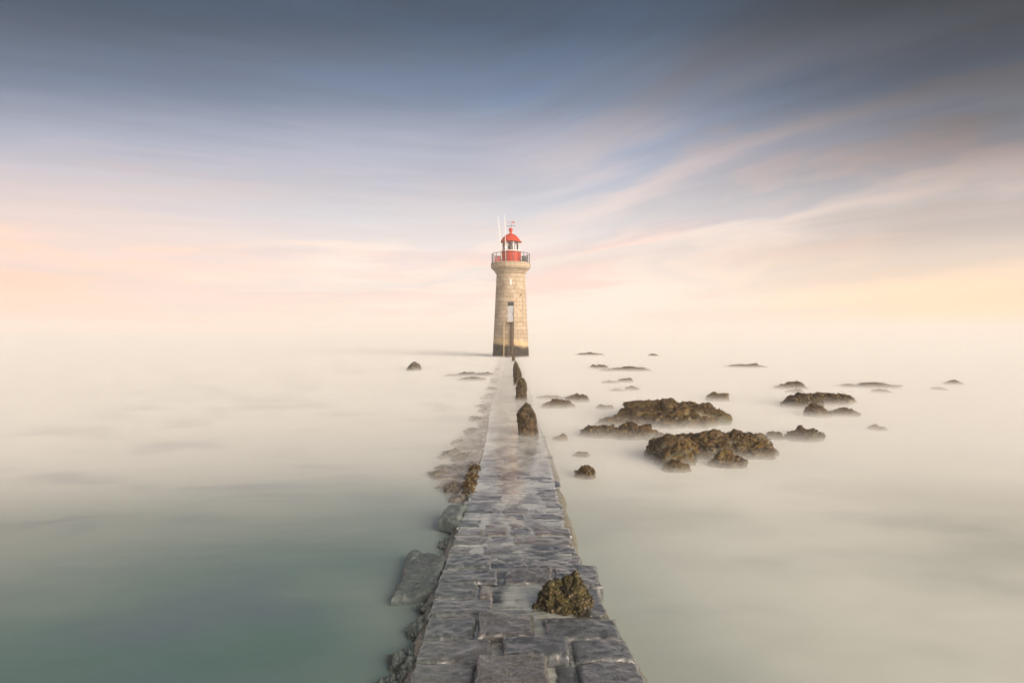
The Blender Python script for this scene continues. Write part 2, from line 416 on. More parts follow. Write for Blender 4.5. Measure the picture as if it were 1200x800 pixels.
for x0, y0, x1, y1, dz, solo in near:
    z = 0.19 + dz
    a, b, c_, d = at(x0, y1, z), at(x1, y1, z), at(x1, y0, z), at(x0, y0, z)
    # sides of a stone run along the causeway, so take x from the middle of the pixel box
    sl = 0.5
    xl, xr = a.x * (1 - sl) + d.x * sl, b.x * (1 - sl) + c_.x * sl
    if x0 < 530: xl = edge_l(a.y)
    if x1 > 725: xr = edge_r(a.y)
    q = [(xl, a.y), (xr, a.y), (xr, d.y), (xl, d.y)]
    q = [(px + rnd.uniform(-.012, .012), py + rnd.uniform(-.012, .012)) for px, py in q]
    sd += 1
    if solo:
        b1 = bmesh.new(); add_stone(b1, q, z, 0.009, sd, (rnd.uniform(-.02, .02), 0.02), 0.2, 1.25)
        child(obj('paving_stone', b1, M['paving'], None, True))
    else: add_stone(pav, q, z, 0.011, sd, (rnd.uniform(-.02, .02), rnd.uniform(-.01, .02)))
# the rest: courses about 0.36 m deep
y = at(600, 664, 0.19).y
while y < 61.5:
    d = rnd.uniform(0.30, 0.42); l, r_ = edge_l(y) + rnd.uniform(-.05, .04), edge_r(y) + rnd.uniform(-.08, .06); x = l
    res = 0.014 if y < 10 else (0.025 if y < 16 else 0.06)
    while x < r_ - 0.05:
        w = rnd.uniform(0.30, 0.66)
        if r_ - (x + w) < 0.28: w = r_ - x
        g = 0.012 if rnd.random() < 0.7 else 0.022
        dz = rnd.choice((-0.016, -0.006, 0, 0.004, 0.008, 0.016)) * (1 if y < 13 else 0.75)
        q = [(x + g, y + g), (x + w - g, y + g), (x + w - g, y + d - g), (x + g, y + d - g)]
        q = [(a + rnd.uniform(-.012, .012), b + rnd.uniform(-.01, .01)) for a, b in q]
        sd += 1
        add_stone(pav, q, top_z(y) + dz, res, sd, (rnd.uniform(-.02, .02), rnd.uniform(-.015, .02)))
        x += w
    y += d
child(obj('paving', pav, M['paving'], None, True))

# thin sheet of water running over the sunken middle of the causeway
bm = bmesh.new(); rows = []
y = 4.3
while y < 61.8:
    k = min(1, max(0, (y - 5.8) / 4.0)); zf = top_z(y) - 0.032 + k * 0.050
    l, r_ = edge_l(y), edge_r(y); w = []
    n = 12
    for i in range(n + 1):
        a = i / n; x = l + 0.05 + (r_ - l - 0.13) * a
        w.append(bm.verts.new((x, y, zf + 0.006 * fbm(Vector((x * 1.5, y * 0.9, 3)), 3))))
    rows.append(w); y += 0.2
for a, b in zip(rows, rows[1:]):
    for i in range(len(a) - 1): bm.faces.new((a[i], a[i + 1], b[i + 1], b[i]))
tag(obj('shallow_water', bm, M['film'], None, True, True), kind='structure')

# ------------------------------------------------------------------ rocks
def add_lobe(bm, c, s, seed, sub=5, flat=1.0, amp=1.0, rotz=0.0, lo=-0.45):
    """one weathered lump centred c (x, y, z) with half-sizes s, added to bm"""
    g = bmesh.new(); bmesh.ops.create_icosphere(g, subdivisions=sub, radius=1)
    off = Vector((seed * 7.31, seed * 3.77, seed * 1.93)); cz, sz = math.cos(rotz), math.sin(rotz)
    m = min(s)
    for v in g.verts:
        d = v.co.normalized()
        P = Vector((d.x * s[0], d.y * s[1], d.z * s[2]))
        q = P / max(m, 0.05) + off
        r = 1 + amp * (0.30 * fbm(q * 0.7, 3) + 0.18 * (abs(fbm(q * 1.6, 3)) - 0.25))
        p = Vector((P.x * r, P.y * r, P.z * r))
        if flat < 1: p.z = math.copysign(abs(p.z / s[2]) ** flat, p.z) * s[2]
        w = P * 1.0 + off
        p += d * (0.05 * fbm(w * 5, 3) + 0.03 * fbm(w * 13, 3)) * min(1, m * 2.4) * amp
        if p.z > 0: p.z *= 1 + 0.38 * amp * fbm(Vector((P.x, P.y, 0)) * (1.1 / max(m, 0.12)) * 0.6 + off, 4)
        p.z = max(p.z, -0.6)
        v.co = Vector((p.x * cz - p.y * sz, p.x * sz + p.y * cz, p.z)) + Vector(c)
    me = bpy.data.meshes.new('tmp'); g.to_mesh(me); g.free(); bm.from_mesh(me); bpy.data.meshes.remove(me)

def add_hull(bm, pts, seed, disp=0.02, cuts=4):
    """angular stone: the hull of a few corner points, its faces roughened"""
    g = bmesh.new(); vs = [g.verts.new(p) for p in pts]
    h = bmesh.ops.convex_hull(g, input=vs)
    for v in [v for v in g.verts if not v.link_faces]: g.verts.remove(v)
    bmesh.ops.triangulate(g, faces=g.faces)
    for _ in range(cuts):
        bmesh.ops.subdivide_edges(g, edges=g.edges, cuts=1, use_grid_fill=True, smooth=0.08)
    bmesh.ops.triangulate(g, faces=g.faces)
    g.normal_update(); off = Vector((seed * 5.3, seed * 2.9, seed)); mv = []
    for v in g.verts:
        q = v.co + off
        mv.append(v.co + v.normal * disp * (1.4 * fbm(q * 4.5, 3) + 1.0 * fbm(q * 13, 3) + 0.5 * fbm(q * 34, 2)))
    for v, c in zip(g.verts, mv): v.co = c
    me = bpy.data.meshes.new('tmp'); g.to_mesh(me); g.free(); bm.from_mesh(me); bpy.data.meshes.remove(me)

def fronds(bm_src, count, size, seed, zmin=0.1, upmin=-0.2):
    """short drooping weed fronds spread over a rock's mesh"""
    rr = random.Random(seed); out = bmesh.new()
    fs = [f for f in bm_src.faces if f.calc_center_median().z > zmin and f.normal.z > upmin]
    if not fs: return out
    cum = []; t = 0
    for f in fs: t += f.calc_area(); cum.append(t)
    import bisect
    for _ in range(count):
        f = fs[min(len(fs) - 1, bisect.bisect(cum, rr.random() * t))]
        p = f.calc_center_median()
        if fbm(p * 2.1 + Vector((seed, 0, 0)), 2) < -0.22: continue
        n = f.normal
        side = Vector((rr.uniform(-1, 1), rr.uniform(-1, 1), -0.7))
        tdir = (side - n * side.dot(n))
        if tdir.length < 0.1: continue
        tdir.normalize(); b = n.cross(tdir)
        L = size * rr.uniform(0.5, 1.3); W = L * rr.uniform(0.22, 0.4)
        a0 = p - n * 0.01; a1 = p + n * L * rr.uniform(0.3, 0.6) + tdir * L * 0.5; a2 = p + n * L * rr.uniform(0.0, 0.35) + tdir * L
        vs = [out.verts.new(x) for x in (a0 - b * W * .5, a0 + b * W * .5, a1 - b * W * .7, a1 + b * W * .7, a2 - b * W * .2, a2 + b * W * .2)]
        out.faces.new((vs[0], vs[1], vs[3], vs[2])); out.faces.new((vs[2], vs[3], vs[5], vs[4]))
    return out

def rock(name, label, cat, lobes, mat, frond=0, fsize=0.07, seed=1, group=None, fmat='fronds', sub=5, base=None):
    """lobes: (px x0, px x1, py base, height m, depth m, flat) in photo pixels"""
    bm = bmesh.new(); ctr = None
    for k, (x0, x1, yb, h, dep, flat) in enumerate(lobes):
        f0 = at((x0 + x1) / 2, yb); wx = (x1 - x0) / 2 * f0.y / F
        cy = f0.y + dep * 0.5
        c = Vector((((x0 + x1) / 2 - 600) / F * cy, cy, 0))
        if ctr is None: ctr = c.copy()
        add_lobe(bm, (c.x - ctr.x, c.y - ctr.y, -0.12 * h), (wx, dep * 0.5, h * 1.12), seed + k * 1.37, sub, flat, 1.0)
    bm.normal_update()
    fr = fronds(bm, frond, fsize, seed) if frond else None
    o = obj(name, bm, M[mat], None, True); o.location = ctr
    tag(o, label, cat, group)
    if fr is not None:
        c = obj('seaweed', fr, M[fmat], o)
    return o
SR = 'rocks standing in the sea right of the causeway'
SL = 'rocks standing in the sea left of the causeway'
rock('sea_rock', 'large rounded brown seaweed covered rock, tallest and broadest behind the long green one', 'rock',
     [(728, 845, 503, 0.58, 3.2, 0.65), (729, 800, 500, 0.55, 2.4, 0.7), (775, 847, 498, 0.44, 2.4, 0.75), (703, 768, 501, 0.24, 1.2, 0.8)], 'weed', 4500, 0.07, 3, SR, sub=6)
rock('sea_rock', 'low dark weedy ledge in front of the big brown rock, nearest the stone posts', 'rock',
     [(680, 730, 514, 0.24, 0.8, 0.8), (712, 775, 516, 0.30, 0.8, 0.8)], 'weed', 2400, 0.08, 11, SR)
rock('sea_rock', 'long lumpy rock with green flanks, nearest of the big rocks on the right', 'rock',
     [(761, 815, 547, 0.44, 1.2, 0.75), (790, 868, 538, 0.42, 1.5, 0.6), (845, 911, 539, 0.42, 1.2, 0.7), (776, 810, 554, 0.24, 0.5, 0.9), (830, 876, 549, 0.25, 0.6, 0.9), (775, 905, 537, 0.36, 1.4, 0.45)], 'weed', 3500, 0.055, 23, SR, sub=6)
rock('sea_rock', 'small rounded brown rock alone beside the right edge of the causeway', 'rock', [(674, 699, 562, 0.20, 0.36, 0.9)], 'weed', 500, 0.05, 31, SR)
rock('sea_rock', 'dark low rock right of the tallest stone post', 'rock', [(633, 673, 479, 0.30, 0.8, 0.8)], 'weed', 500, 0.07, 37, SR)
rock('sea_rock', 'dark low rock touching behind the one beside the stone posts', 'rock', [(661, 691, 472, 0.27, 0.9, 0.8)], 'weed', 300, 0.07, 41, SR)
rock('sea_reef', 'thin dark strip of reef just right of the pointed stone posts', 'reef', [(628, 662, 468, 0.13, 0.7, 0.9)], 'weed', 0, 0.07, 43, SR, sub=4)
rock('sea_rock', 'small dark rock with a flat top just behind the big brown rock on its right', 'rock', [(827, 857, 471, 0.30, 0.8, 0.8)], 'weed', 300, 0.07, 47, SR)
rock('sea_reef', 'long broken reef low on the far water, right of the lighthouse', 'reef', [(690, 714, 433, 0.30, 1.8, 0.8), (714, 764, 436, 0.26, 2.4, 0.9), (702, 720, 436, 0.16, 1.6, 0.9)], 'weed', 0, 0.1, 53, SR)
rock('sea_reef', 'twin low dark humps behind the big brown rock', 'reef', [(705, 725, 450, 0.14, 1.0, 0.9), (723, 743, 449, 0.24, 1.0, 0.8)], 'weed', 0, 0.1, 59, SR, sub=4)
rock('sea_reef', 'pair of faint low humps close above the big brown rock', 'reef', [(714, 732, 459, 0.10, 0.8, 0.9), (730, 750, 458, 0.16, 0.8, 0.9)], 'weed', 0, 0.1, 61, SR, sub=4)
rock('sea_reef', 'thin far reef alone on the pale water near the horizon, right of centre', 'reef', [(852, 898, 432, 0.26, 2.4, 0.9)], 'weed', 0, 0.1, 67, SR, sub=4)
rock('sea_rock', 'dark low rock behind the paired rocks at right', 'rock', [(910, 947, 457, 0.28, 1.0, 0.85), (921, 943, 461, 0.14, 0.6, 0.9)], 'weed', 200, 0.08, 71, SR)
rock('sea_rock', 'weedy brown rock, rear one of the touching pair at right', 'rock', [(918, 962, 480, 0.46, 1.4, 0.8), (945, 996, 476, 0.40, 1.5, 0.8)], 'weed', 2200, 0.09, 73, SR)
rock('sea_rock', 'pale grey and brown rock, front one of the touching pair at right', 'rock', [(944, 974, 490, 0.34, 0.7, 0.85), (966, 1009, 489, 0.22, 0.8, 0.85)], 'weed', 700, 0.07, 79, SR)
rock('sea_reef', 'wide flat broken reef, broadest of the far ones on the right', 'reef', [(982, 1012, 455, 0.13, 1.4, 0.9), (1004, 1052, 456, 0.22, 1.8, 0.9), (1022, 1046, 461, 0.14, 0.9, 0.9)], 'weed', 0, 0.1, 83, SR)
rock('sea_rock', 'farthest small dark rock toward the right edge of the sea', 'rock', [(1106, 1128, 452, 0.24, 1.0, 0.85)], 'weed', 0, 0.1, 89, SR, sub=4)
rock('sea_rock', 'faint flat rock just left of the farthest small dark rock', 'rock', [(1092, 1110, 458, 0.12, 0.9, 0.9)], 'weed', 0, 0.1, 97, SR, sub=4)
rock('sea_rock', 'squat green brown rock right of the long lumpy rock', 'rock', [(921, 958, 518, 0.30, 0.7, 0.8), (940, 966, 517, 0.22, 0.5, 0.85)], 'weed', 900, 0.07, 101, SR, fmat='fronds_green')
rock('sea_rock', 'half drowned pale rock between the long lumpy rock and the squat green one', 'rock', [(898, 921, 516, 0.17, 0.5, 0.85)], 'weed', 120, 0.06, 103, SR, sub=4)
rock('sea_rock', 'barely showing rock alone in mist at far right', 'rock', [(1018, 1040, 505, 0.10, 0.6, 0.9)], 'weed', 0, 0.06, 107, SR, sub=4)
rock('sea_rock', 'tiny half drowned rock beside the causeway, left of the weedy ledge', 'rock', [(648, 666, 517, 0.15, 0.4, 0.9)], 'weed', 80, 0.05, 109, SR, sub=4)
rock('sea_rock', 'tiny drowned rock between the small brown rock and the weedy ledge', 'rock', [(672, 692, 536, 0.10, 0.36, 0.9)], 'weed', 60, 0.05, 113, SR, sub=4)
rock('sea_rock', 'small faint rock at the left foot of the big brown rock', 'rock', [(699, 720, 480, 0.14, 0.6, 0.9)], 'weed', 0, 0.05, 127, SR, sub=4)
rock('islet', 'pale long islet faint on the horizon right of the lighthouse', 'islet', [(674, 708, 417.5, 0.30, 5, 0.9)], 'weed', 0, 0.1, 131, None, sub=4)
rock('islet', 'tiny pointed islet on the horizon, right of the long pale one', 'islet', [(760, 772, 418.5, 0.34, 2.0, 1.0)], 'weed', 0, 0.1, 137, None, sub=4)
rock('sea_rock', 'dark knobbly rock alone on the water, left of the lighthouse', 'rock', [(476, 493, 436, 0.62, 1.4, 0.9)], 'wet', 0, 0.1, 139, SL)
rock('sea_reef', 'long low dark reef with two humps near the foot of the lighthouse', 'reef', [(518, 548, 442, 0.12, 1.2, 0.9), (536, 560, 441.5, 0.24, 1.4, 0.85), (554, 578, 441.5, 0.22, 1.4, 0.85)], 'wet', 0, 0.1, 149, SL)
rock('sea_rock', 'low dark rock in front of the two humped reef', 'rock', [(538, 570, 447, 0.25, 1.1, 0.85)], 'wet', 0, 0.1, 151, SL)

# mossy rock lying on the paving
bm = bmesh.new(); p = at(660, 716, 0.18)
add_hull(bm, [(-0.32, -0.06, 0), (-0.24, 0.24, 0), (0.06, 0.24, 0), (0.02, -0.18, 0), (-0.30, 0.0, 0.05), (-0.20, 0.02, 0.15), (-0.12, -0.02, 0.26), (-0.08, 0.12, 0.29), (0.0, 0.02, 0.22), (0.02, -0.12, 0.12)], 5, 0.045, 5)
add_hull(bm, [(-0.05, -0.16, 0), (-0.04, 0.24, 0), (0.24, 0.24, 0), (0.33, 0.02, 0), (0.20, -0.20, 0), (-0.02, 0.06, 0.24), (0.13, 0.03, 0.36), (0.17, 0.12, 0.37), (0.18, 0.0, 0.33), (0.26, 0.0, 0.17), (0.20, -0.12, 0.10)], 9, 0.040, 5)
for v in bm.verts: v.co.z = max(v.co.z, -0.03)
bm.normal_update(); fr = fronds(bm, 700, 0.034, 9, 0.02, -0.1)
o = obj('mossy_rock', bm, M['moss'], None, True); o.location = (p.x, p.y + 0.16, 0.165); o.scale = (0.9, 0.9, 0.86)
tag(o, 'moss and weed covered rock lying on the causeway paving', 'rock'); obj('seaweed', fr, M['fronds_green'], o)

# pointed stone posts along the right edge
def post(label, x0, x1, ytop, ybase, seed, lean=0.0, sub=5):
    b = at((x0 + x1) / 2, ybase, 0.05); b.z = 0
    w = (x1 - x0) / 2 * b.y / F; h = (ybase - ytop) * b.y / F
    bm = bmesh.new(); bmesh.ops.create_icosphere(bm, subdivisions=sub, radius=1)
    off = Vector((seed * 3.1, seed * 1.7, 0))
    for v in bm.verts:
        d = v.co.copy(); z = (d.z + 1) / 2
        rad = (1 - 0.42 * z ** 1.6) * min(1.0, (max(0, 1 - z) * 5.0) ** 0.55)
        ang = Vector((d.x, d.y, 0)); ang = ang.normalized() if ang.length > 1e-4 else Vector((0, 0, 0))
        hr = min(1.0, math.sqrt(max(0, 1 - d.z * d.z)) * 2.2)
        q = Vector((d.x * w, d.y * w, z * h)) + off
        rr = w * rad * hr * (1 + 0.22 * fbm(q * 1.8, 3) + 0.10 * fbm(q * 5, 3)) + 0.03 * fbm(q * 12, 3) * hr
        v.co = Vector((ang.x * rr + lean * z * w, ang.y * rr * 0.9, z * (h + 0.35) - 0.35 + 0.04 * fbm(q * 4, 2)))
    bm.normal_update()
    fr = fronds(bm, 500 if h > 0.5 else 100, 0.05, seed, h * 0.45, -0.3)
    o = obj('stone_post', bm, M['post'], None, True); o.location = b
    tag(o, label, 'post', 'pointed stone posts along the right edge of the causeway')
    obj('moss', fr, M['fronds_green'], o)
post('nearest and largest pointed stone post, brown with a mossy tip', 606, 633, 469, 511, 3, -0.25)
post('second stone post from the front, mossy on top', 603.5, 618.5, 441, 469, 5, 0.05)
post('third stone post from the front, overlapping the one before it', 602, 611.5, 427.5, 452, 8, 0.0)
post('mossy stone post leaning against the third, behind it', 601, 608.5, 421.5, 444, 12, -0.1)
post('small far stone post standing against the foot of the lighthouse', 599.5, 604, 413.5, 424, 14, 0.0, 4)

# squared loose blocks at the left edge
def block(name, label, corners, z, thick, seed, tilt, green=False):
    bm = bmesh.new(); pts = [at(px, py, z) for px, py in corners]
    c = sum(pts, Vector()) / 4
    add_stone(bm, [((p - c).x, (p - c).y) for p in pts], z, 0.012, seed, tilt, thick, 2.4, 0.07)
    o = obj(name, bm, M['rubble'], None, True); o.location = (c.x, c.y, 0)
    return tag(o, label, 'block')
block('stone_block', 'small pale squared block jutting from the left edge of the causeway', [(513, 605), (537, 611), (546, 591), (524, 591)], 0.23, 0.2, 71, (0.02, 0.03))
block('stone_slab', 'broad tilted slab beside the left edge of the causeway', [(457, 694), (512, 688), (523, 654), (481, 640)], 0.15, 0.16, 77, (0.05, 0.05))

# footing: boulders and broken lower courses along the left flank (parts of the causeway)
def footing(px, py, w, d, h, seed, mat='wet', flat=0.75, sub=5, rot=0.0):
    c = at(px, py, 0); bm = bmesh.new()
    k = random.Random(seed); P = []
    for i in range(9):
        a = i * 2 * math.pi / 9; q = k.uniform(.8, 1.15); P.append((w * .5 * q * math.cos(a), d * .5 * q * math.sin(a), -0.4)); P.append((w * .45 * q * math.cos(a + .3), d * .45 * q * math.sin(a + .3), h * k.uniform(.45, 1.05)))
    add_hull(bm, P, seed, 0.05, 5)
    o = obj('edge_stone', bm, M[mat], None, True); o.location = c; return child(o)
y = 9.9
while y < 60:
    d = rnd.uniform(0.5, 1.0) * (1 if y < 25 else 1.5); wd = (0.62 if y < 17.5 else 0.36) * rnd.uniform(0.7, 1.25) + (0.12 if 12 < y < 16 else 0)
    if y > 45: wd *= 0.8
    xr = edge_l(y) + 0.04; zt = min(top_z(y), 0.10) * rnd.uniform(0.7, 1.1); sd += 1
    b1 = bmesh.new(); sk = rnd.uniform(-.15, .15)
    add_stone(b1, [(xr - wd + sk, y + rnd.uniform(0, .1)), (xr, y), (xr, y + d), (xr - wd * rnd.uniform(.75, 1.1) + sk, y + d - rnd.uniform(0, .1))], zt, 0.03 if y < 20 else 0.07, sd, (0.10, rnd.uniform(-.04, .04)), 0.5, 1.9, 0.09)
    child(obj('edge_stone', b1, M['ledge'], None, True))
    if rnd.random() < 0.75:
        b2 = bmesh.new(); add_lobe(b2, (0, 0, -0.03), (rnd.uniform(.16, .3), rnd.uniform(.2, .42), rnd.uniform(.08, .15)), sd * 1.3, 5, 0.6, 1.3, rnd.uniform(-.6, .6))
        o = obj('edge_stone', b2, M['wet'], None, True); o.location = (xr - wd * rnd.uniform(.75, 1.0) + sk, y + d * rnd.random(), 0); child(o)
    y += d * 0.97
for i, (px, py, w, d, h, m) in enumerate([(527, 640, 0.4, 0.4, 0.08, 'wet'), (507, 716, 0.34, 0.4, 0.13, 'wet'), (498, 745, 0.40, 0.42, 0.13, 'wet'), (490, 775, 0.42, 0.40, 0.15, 'wet'),
        (484, 803, 0.42, 0.42, 0.14, 'wet'), (474, 775, 0.34, 0.36, 0.06, 'moss'), (464, 808, 0.36, 0.36, 0.05, 'wet')]):
    footing(px, py, w, d, h * 0.7, 300 + i * 2.3, 'rubble')
# brown seaweed hanging over the left edge
bm = bmesh.new()
for i, (px, py, w) in enumerate([(556, 548, 0.2), (553, 558, 0.22), (551, 567, 0.22), (550, 574, 0.26)]):
    c = at(px, py, 0.14); add_lobe(bm, (c.x, c.y, 0.10), (w / 2, 0.24, 0.08), 400 + i, 4)
bm.normal_update(); fr = fronds(bm, 1500, 0.06, 5, 0.08, -0.5)
w_ = child(obj('seaweed', bm, M['weed'], None, True)); f_ = obj('frond', fr, M['fronds'], w_)

# ------------------------------------------------------------------ lighthouse
LX, LY = -0.14, 64.45
lh = empty('lighthouse', (LX, LY, 0))
tag(lh, 'round pale stone lighthouse with red lantern at the end of the causeway', 'lighthouse')
bm = bmesh.new(); uv = bm.loops.layers.uv.new('UVMap')
prof = [(2.12, -0.8), (2.10, 0.0)]
for k in range(1, 41):
    z = k * 9.42 / 40; prof.append((2.08 - 0.47 * (z / 9.42) ** 0.92, z))
add_lathe(bm, prof, 128, uv, rmean=1.85)
tower = obj('tower', bm, M['tower'], lh, True)
# doorway recess is cut so the door sits back in the wall
cut = bmesh.new(); add_box(cut, (-0.02, -2.0, 5.13), (0.70, 0.9, 2.16)); co = obj('cutter', cut)
co.location = (0, 0, 0); co.parent = lh
md = tower.modifiers.new('b', 'BOOLEAN'); md.object = co; md.operation = 'DIFFERENCE'; md.solver = 'EXACT'
bpy.context.view_layer.update()
dg = bpy.context.evaluated_depsgraph_get(); me2 = bpy.data.meshes.new_from_object(tower.evaluated_get(dg))
tower.modifiers.clear(); tower.data = me2; bpy.data.objects.remove(co)
if not tower.data.materials: tower.data.materials.append(M['tower'])

bm = bmesh.new(); uv = bm.loops.layers.uv.new('UVMap')
add_lathe(bm, [(1.60, 9.35), (1.62, 9.44), (1.72, 9.48), (1.74, 9.56), (1.84, 9.72), (1.98, 9.88), (2.12, 9.98), (2.16, 10.04), (2.165, 10.10), (2.23, 10.12), (2.24, 10.16), (2.24, 10.60), (2.22, 10.64), (2.18, 10.66), (0.9, 10.68)], 96, uv, rmean=2.2)
obj('gallery', bm, M['gallery'], lh, False)
bm = bmesh.new(); n = 20
for zz, rr in ((11.68, 0.032), (11.2, 0.018), (10.85, 0.018)):
    add_tube(bm, [(2.13 * math.cos(a), 2.13 * math.sin(a), zz) for a in [k * 2 * math.pi / 64 for k in range(65)]], rr, 6)
obj('railing', bm, M['dark'], lh, True)
rail = lh.children[-1]
for k in range(n):
    a = k * 2 * math.pi / n + 0.1; bm = bmesh.new()
    add_tube(bm, [(2.13 * math.cos(a), 2.13 * math.sin(a), 10.62), (2.13 * math.cos(a), 2.13 * math.sin(a), 11.7)], 0.026, 6)
    obj('post', bm, M['dark'], rail, True)
bm = bmesh.new(); add_lathe(bm, [(1.18, 10.66), (1.18, 10.74), (1.13, 10.76), (1.13, 11.86), (1.17, 11.88), (1.17, 11.96), (1.0, 11.98)], 48)
for k in range(16):
    a = k * 2 * math.pi / 16; add_box(bm, (1.135 * math.cos(a), 1.135 * math.sin(a), 11.31), (0.03, 0.05, 1.08), Matrix.Rotation(a, 3, 'Z'))
obj('lantern_drum', bm, M['red'], lh)
bm = bmesh.new(); add_lathe(bm, [(0.955, 11.97), (0.955, 13.06)], 16, cap=False); gz = obj('glazing', bm, M['glass'], lh)
bm = bmesh.new()
for k in range(8):
    a = (k + 0.5) * math.pi / 4 - 0.08; add_box(bm, (0.985 * math.cos(a), 0.985 * math.sin(a), 12.52), (0.07, 0.085, 1.10), Matrix.Rotation(a, 3, 'Z'))
add_lathe(bm, [(0.97, 11.975), (1.03, 11.985), (1.03, 12.06), (0.97, 12.07)], 48, cap=False)
obj('glazing_frame', bm, M['white'], gz)
bm = bmesh.new(); add_lathe(bm, [(0.25, 11.95), (0.2, 12.2), (0.30, 12.28), (0.34, 12.45), (0.30, 12.62), (0.2, 12.7), (0.12, 12.95), (0.30, 13.02), (0.30, 13.08)], 24)
obj('lamp', bm, M['grey'], lh, True)
bm = bmesh.new(); add_lathe(bm, [(0.95, 13.0), (1.22, 13.02), (1.25, 13.06), (1.24, 13.10), (1.10, 13.16), (1.02, 13.30), (0.90, 13.48), (0.72, 13.68), (0.50, 13.84), (0.30, 13.94), (0.2, 13.98)], 48)
for k in range(8):
    a = k * math.pi / 4 + 0.2
    add_tube(bm, [((r + 0.005) * math.cos(a), (r + 0.005) * math.sin(a), z) for r, z in ((1.08, 13.18), (1.02, 13.30), (0.90, 13.48), (0.72, 13.68), (0.50, 13.84), (0.3, 13.94))], 0.022, 6)
dm = obj('dome', bm, M['red'], lh, True)
bm = bmesh.new(); add_lathe(bm, [(0.22, 13.95), (0.15, 14.02), (0.12, 14.16), (0.15, 14.24), (0.20, 14.30), (0.235, 14.42), (0.21, 14.54), (0.13, 14.63), (0.04, 14.67)], 24)
obj('finial', bm, M['red'], dm, True)
bm = bmesh.new(); add_tube(bm, [(0.05, 0, 14.6), (0.05, 0, 15.4)], 0.014, 6)
wv = obj('wind_gauge', bm, M['dark'], lh, True)
bm = bmesh.new(); add_tube(bm, [(-0.42, 0, 15.3), (0.3, 0, 15.3)], 0.014, 6); add_box(bm, (0.30, 0, 15.28), (0.24, 0.05, 0.15)); add_box(bm, (-0.36, 0, 15.3), (0.08, 0.04, 0.08)); obj('vane', bm, M['red'], wv)
bm = bmesh.new(); add_tube(bm, [(-0.42, 0, 14.86), (0.46, 0, 14.9)], 0.014, 6)
for x in (-0.40, -0.15, 0.12, 0.42): bmesh.ops.create_uvsphere(bm, u_segments=10, v_segments=8, radius=0.055, matrix=Matrix.Translation((x, 0, 14.88 + 0.03 * math.sin(x * 9))))
obj('cup_arm', bm, M['dark'], wv, True)
for p0, p1, rr in (((-0.98, -1.86, 10.7), (-1.40, -1.86, 15.62), 0.05), ((-0.54, -2.02, 10.7), (-0.66, -2.02, 15.72), 0.045)):
    bm = bmesh.new(); add_tube(bm, [p0, [(a + b) / 2 for a, b in zip(p0, p1)], p1], rr, 8, rr * 0.6); obj('antenna', bm, M['white'], lh, True)
bm = bmesh.new()
for k in range(5): add_box(bm, (-1.72 + 0.13 * k, -0.55, 11.0), (0.1, 0.05, 0.66))
add_box(bm, (-1.46, -0.52, 11.28), (0.66, 0.03, 0.06)); add_box(bm, (-1.46, -0.52, 10.78), (0.66, 0.03, 0.06))
eb = obj('locker', bm, M['red'], lh); eb['label'] = 'red slatted locker on the gallery'
bm = bmesh.new(); vs = add_box(bm, (1.52, -0.5, 10.98), (0.56, 0.4, 0.6)); bmesh.ops.bevel(bm, geom=list({e for v in vs for e in v.link_edges}), offset=0.03, segments=2, affect='EDGES')
add_box(bm, (1.52, -0.5, 11.30), (0.62, 0.46, 0.05)); obj('cabinet', bm, M['grey'], lh)
# door with barred top light, step, slit window
bm = bmesh.new(); add_box(bm, (-0.02, -1.70, 4.93), (0.64, 0.05, 1.72))
for zz in (4.35, 4.95, 5.5): add_box(bm, (-0.02, -1.73, zz), (0.56, 0.03, 0.04))
dr = obj('door', bm, M['door'], lh)
bm = bmesh.new(); add_box(bm, (0.22, -1.745, 4.9), (0.05, 0.05, 0.14)); obj('handle', bm, M['dark'], dr)
bm = bmesh.new(); add_box(bm, (-0.02, -1.64, 6.0), (0.66, 0.03, 0.40))
for k in range(6): add_box(bm, (-0.27 + 0.1 * k, -1.72, 6.0), (0.025, 0.03, 0.40))
obj('door_grille', bm, M['dark'], lh)
bm = bmesh.new(); add_box(bm, (-0.02, -2.06, 4.02), (0.86, 0.5, 0.07)); obj('door_sill', bm, M['gallery'], lh)
bm = bmesh.new(); add_box(bm, (0.0, -1.655, 8.42), (0.17, 0.05, 0.66)); obj('slit_window', bm, M['white'], lh)
bm = bmesh.new(); add_box(bm, (1.08, -1.30, 7.0), (0.2, 0.12, 0.2), Matrix.Rotation(0.7, 3, 'Z')); obj('vent', bm, M['rust'], lh)
bm = bmesh.new()
wall_y = lambda z: -(2.08 - 0.47 * (max(z, 0) / 9.42) ** 0.92)
for x in (-0.22, 0.22): add_tube(bm, [(x, wall_y(z) - 0.16, z) for z in (-0.3, 1, 2, 3, 3.98)], 0.035, 6)
for k in range(15):
    z = 0.1 + k * 0.275; add_tube(bm, [(-0.22, wall_y(z) - 0.16, z), (0.22, wall_y(z) - 0.16, z)], 0.025, 6)
obj('ladder', bm, M['rust'], lh, True)
bm = bmesh.new(); ar = []
for z in (-0.3, 0.6, 1.5, 2.4, 3.2, 3.6): ar.append((-0.76, wall_y(z) - 0.16, z))
for k in range(1, 7): a = k / 6 * math.pi / 2; ar.append((-0.76 + 0.42 * (1 - math.cos(a)), wall_y(3.7) - 0.16, 3.6 + 0.42 * math.sin(a)))
add_tube(bm, ar, 0.06, 8)
for z in (0.9, 2.1, 3.2): add_tube(bm, [(-0.76, wall_y(z) - 0.16, z), (-0.70, wall_y(z) + 0.2, z)], 0.03, 6)
obj('handrail', bm, M['pole'], lh, True)

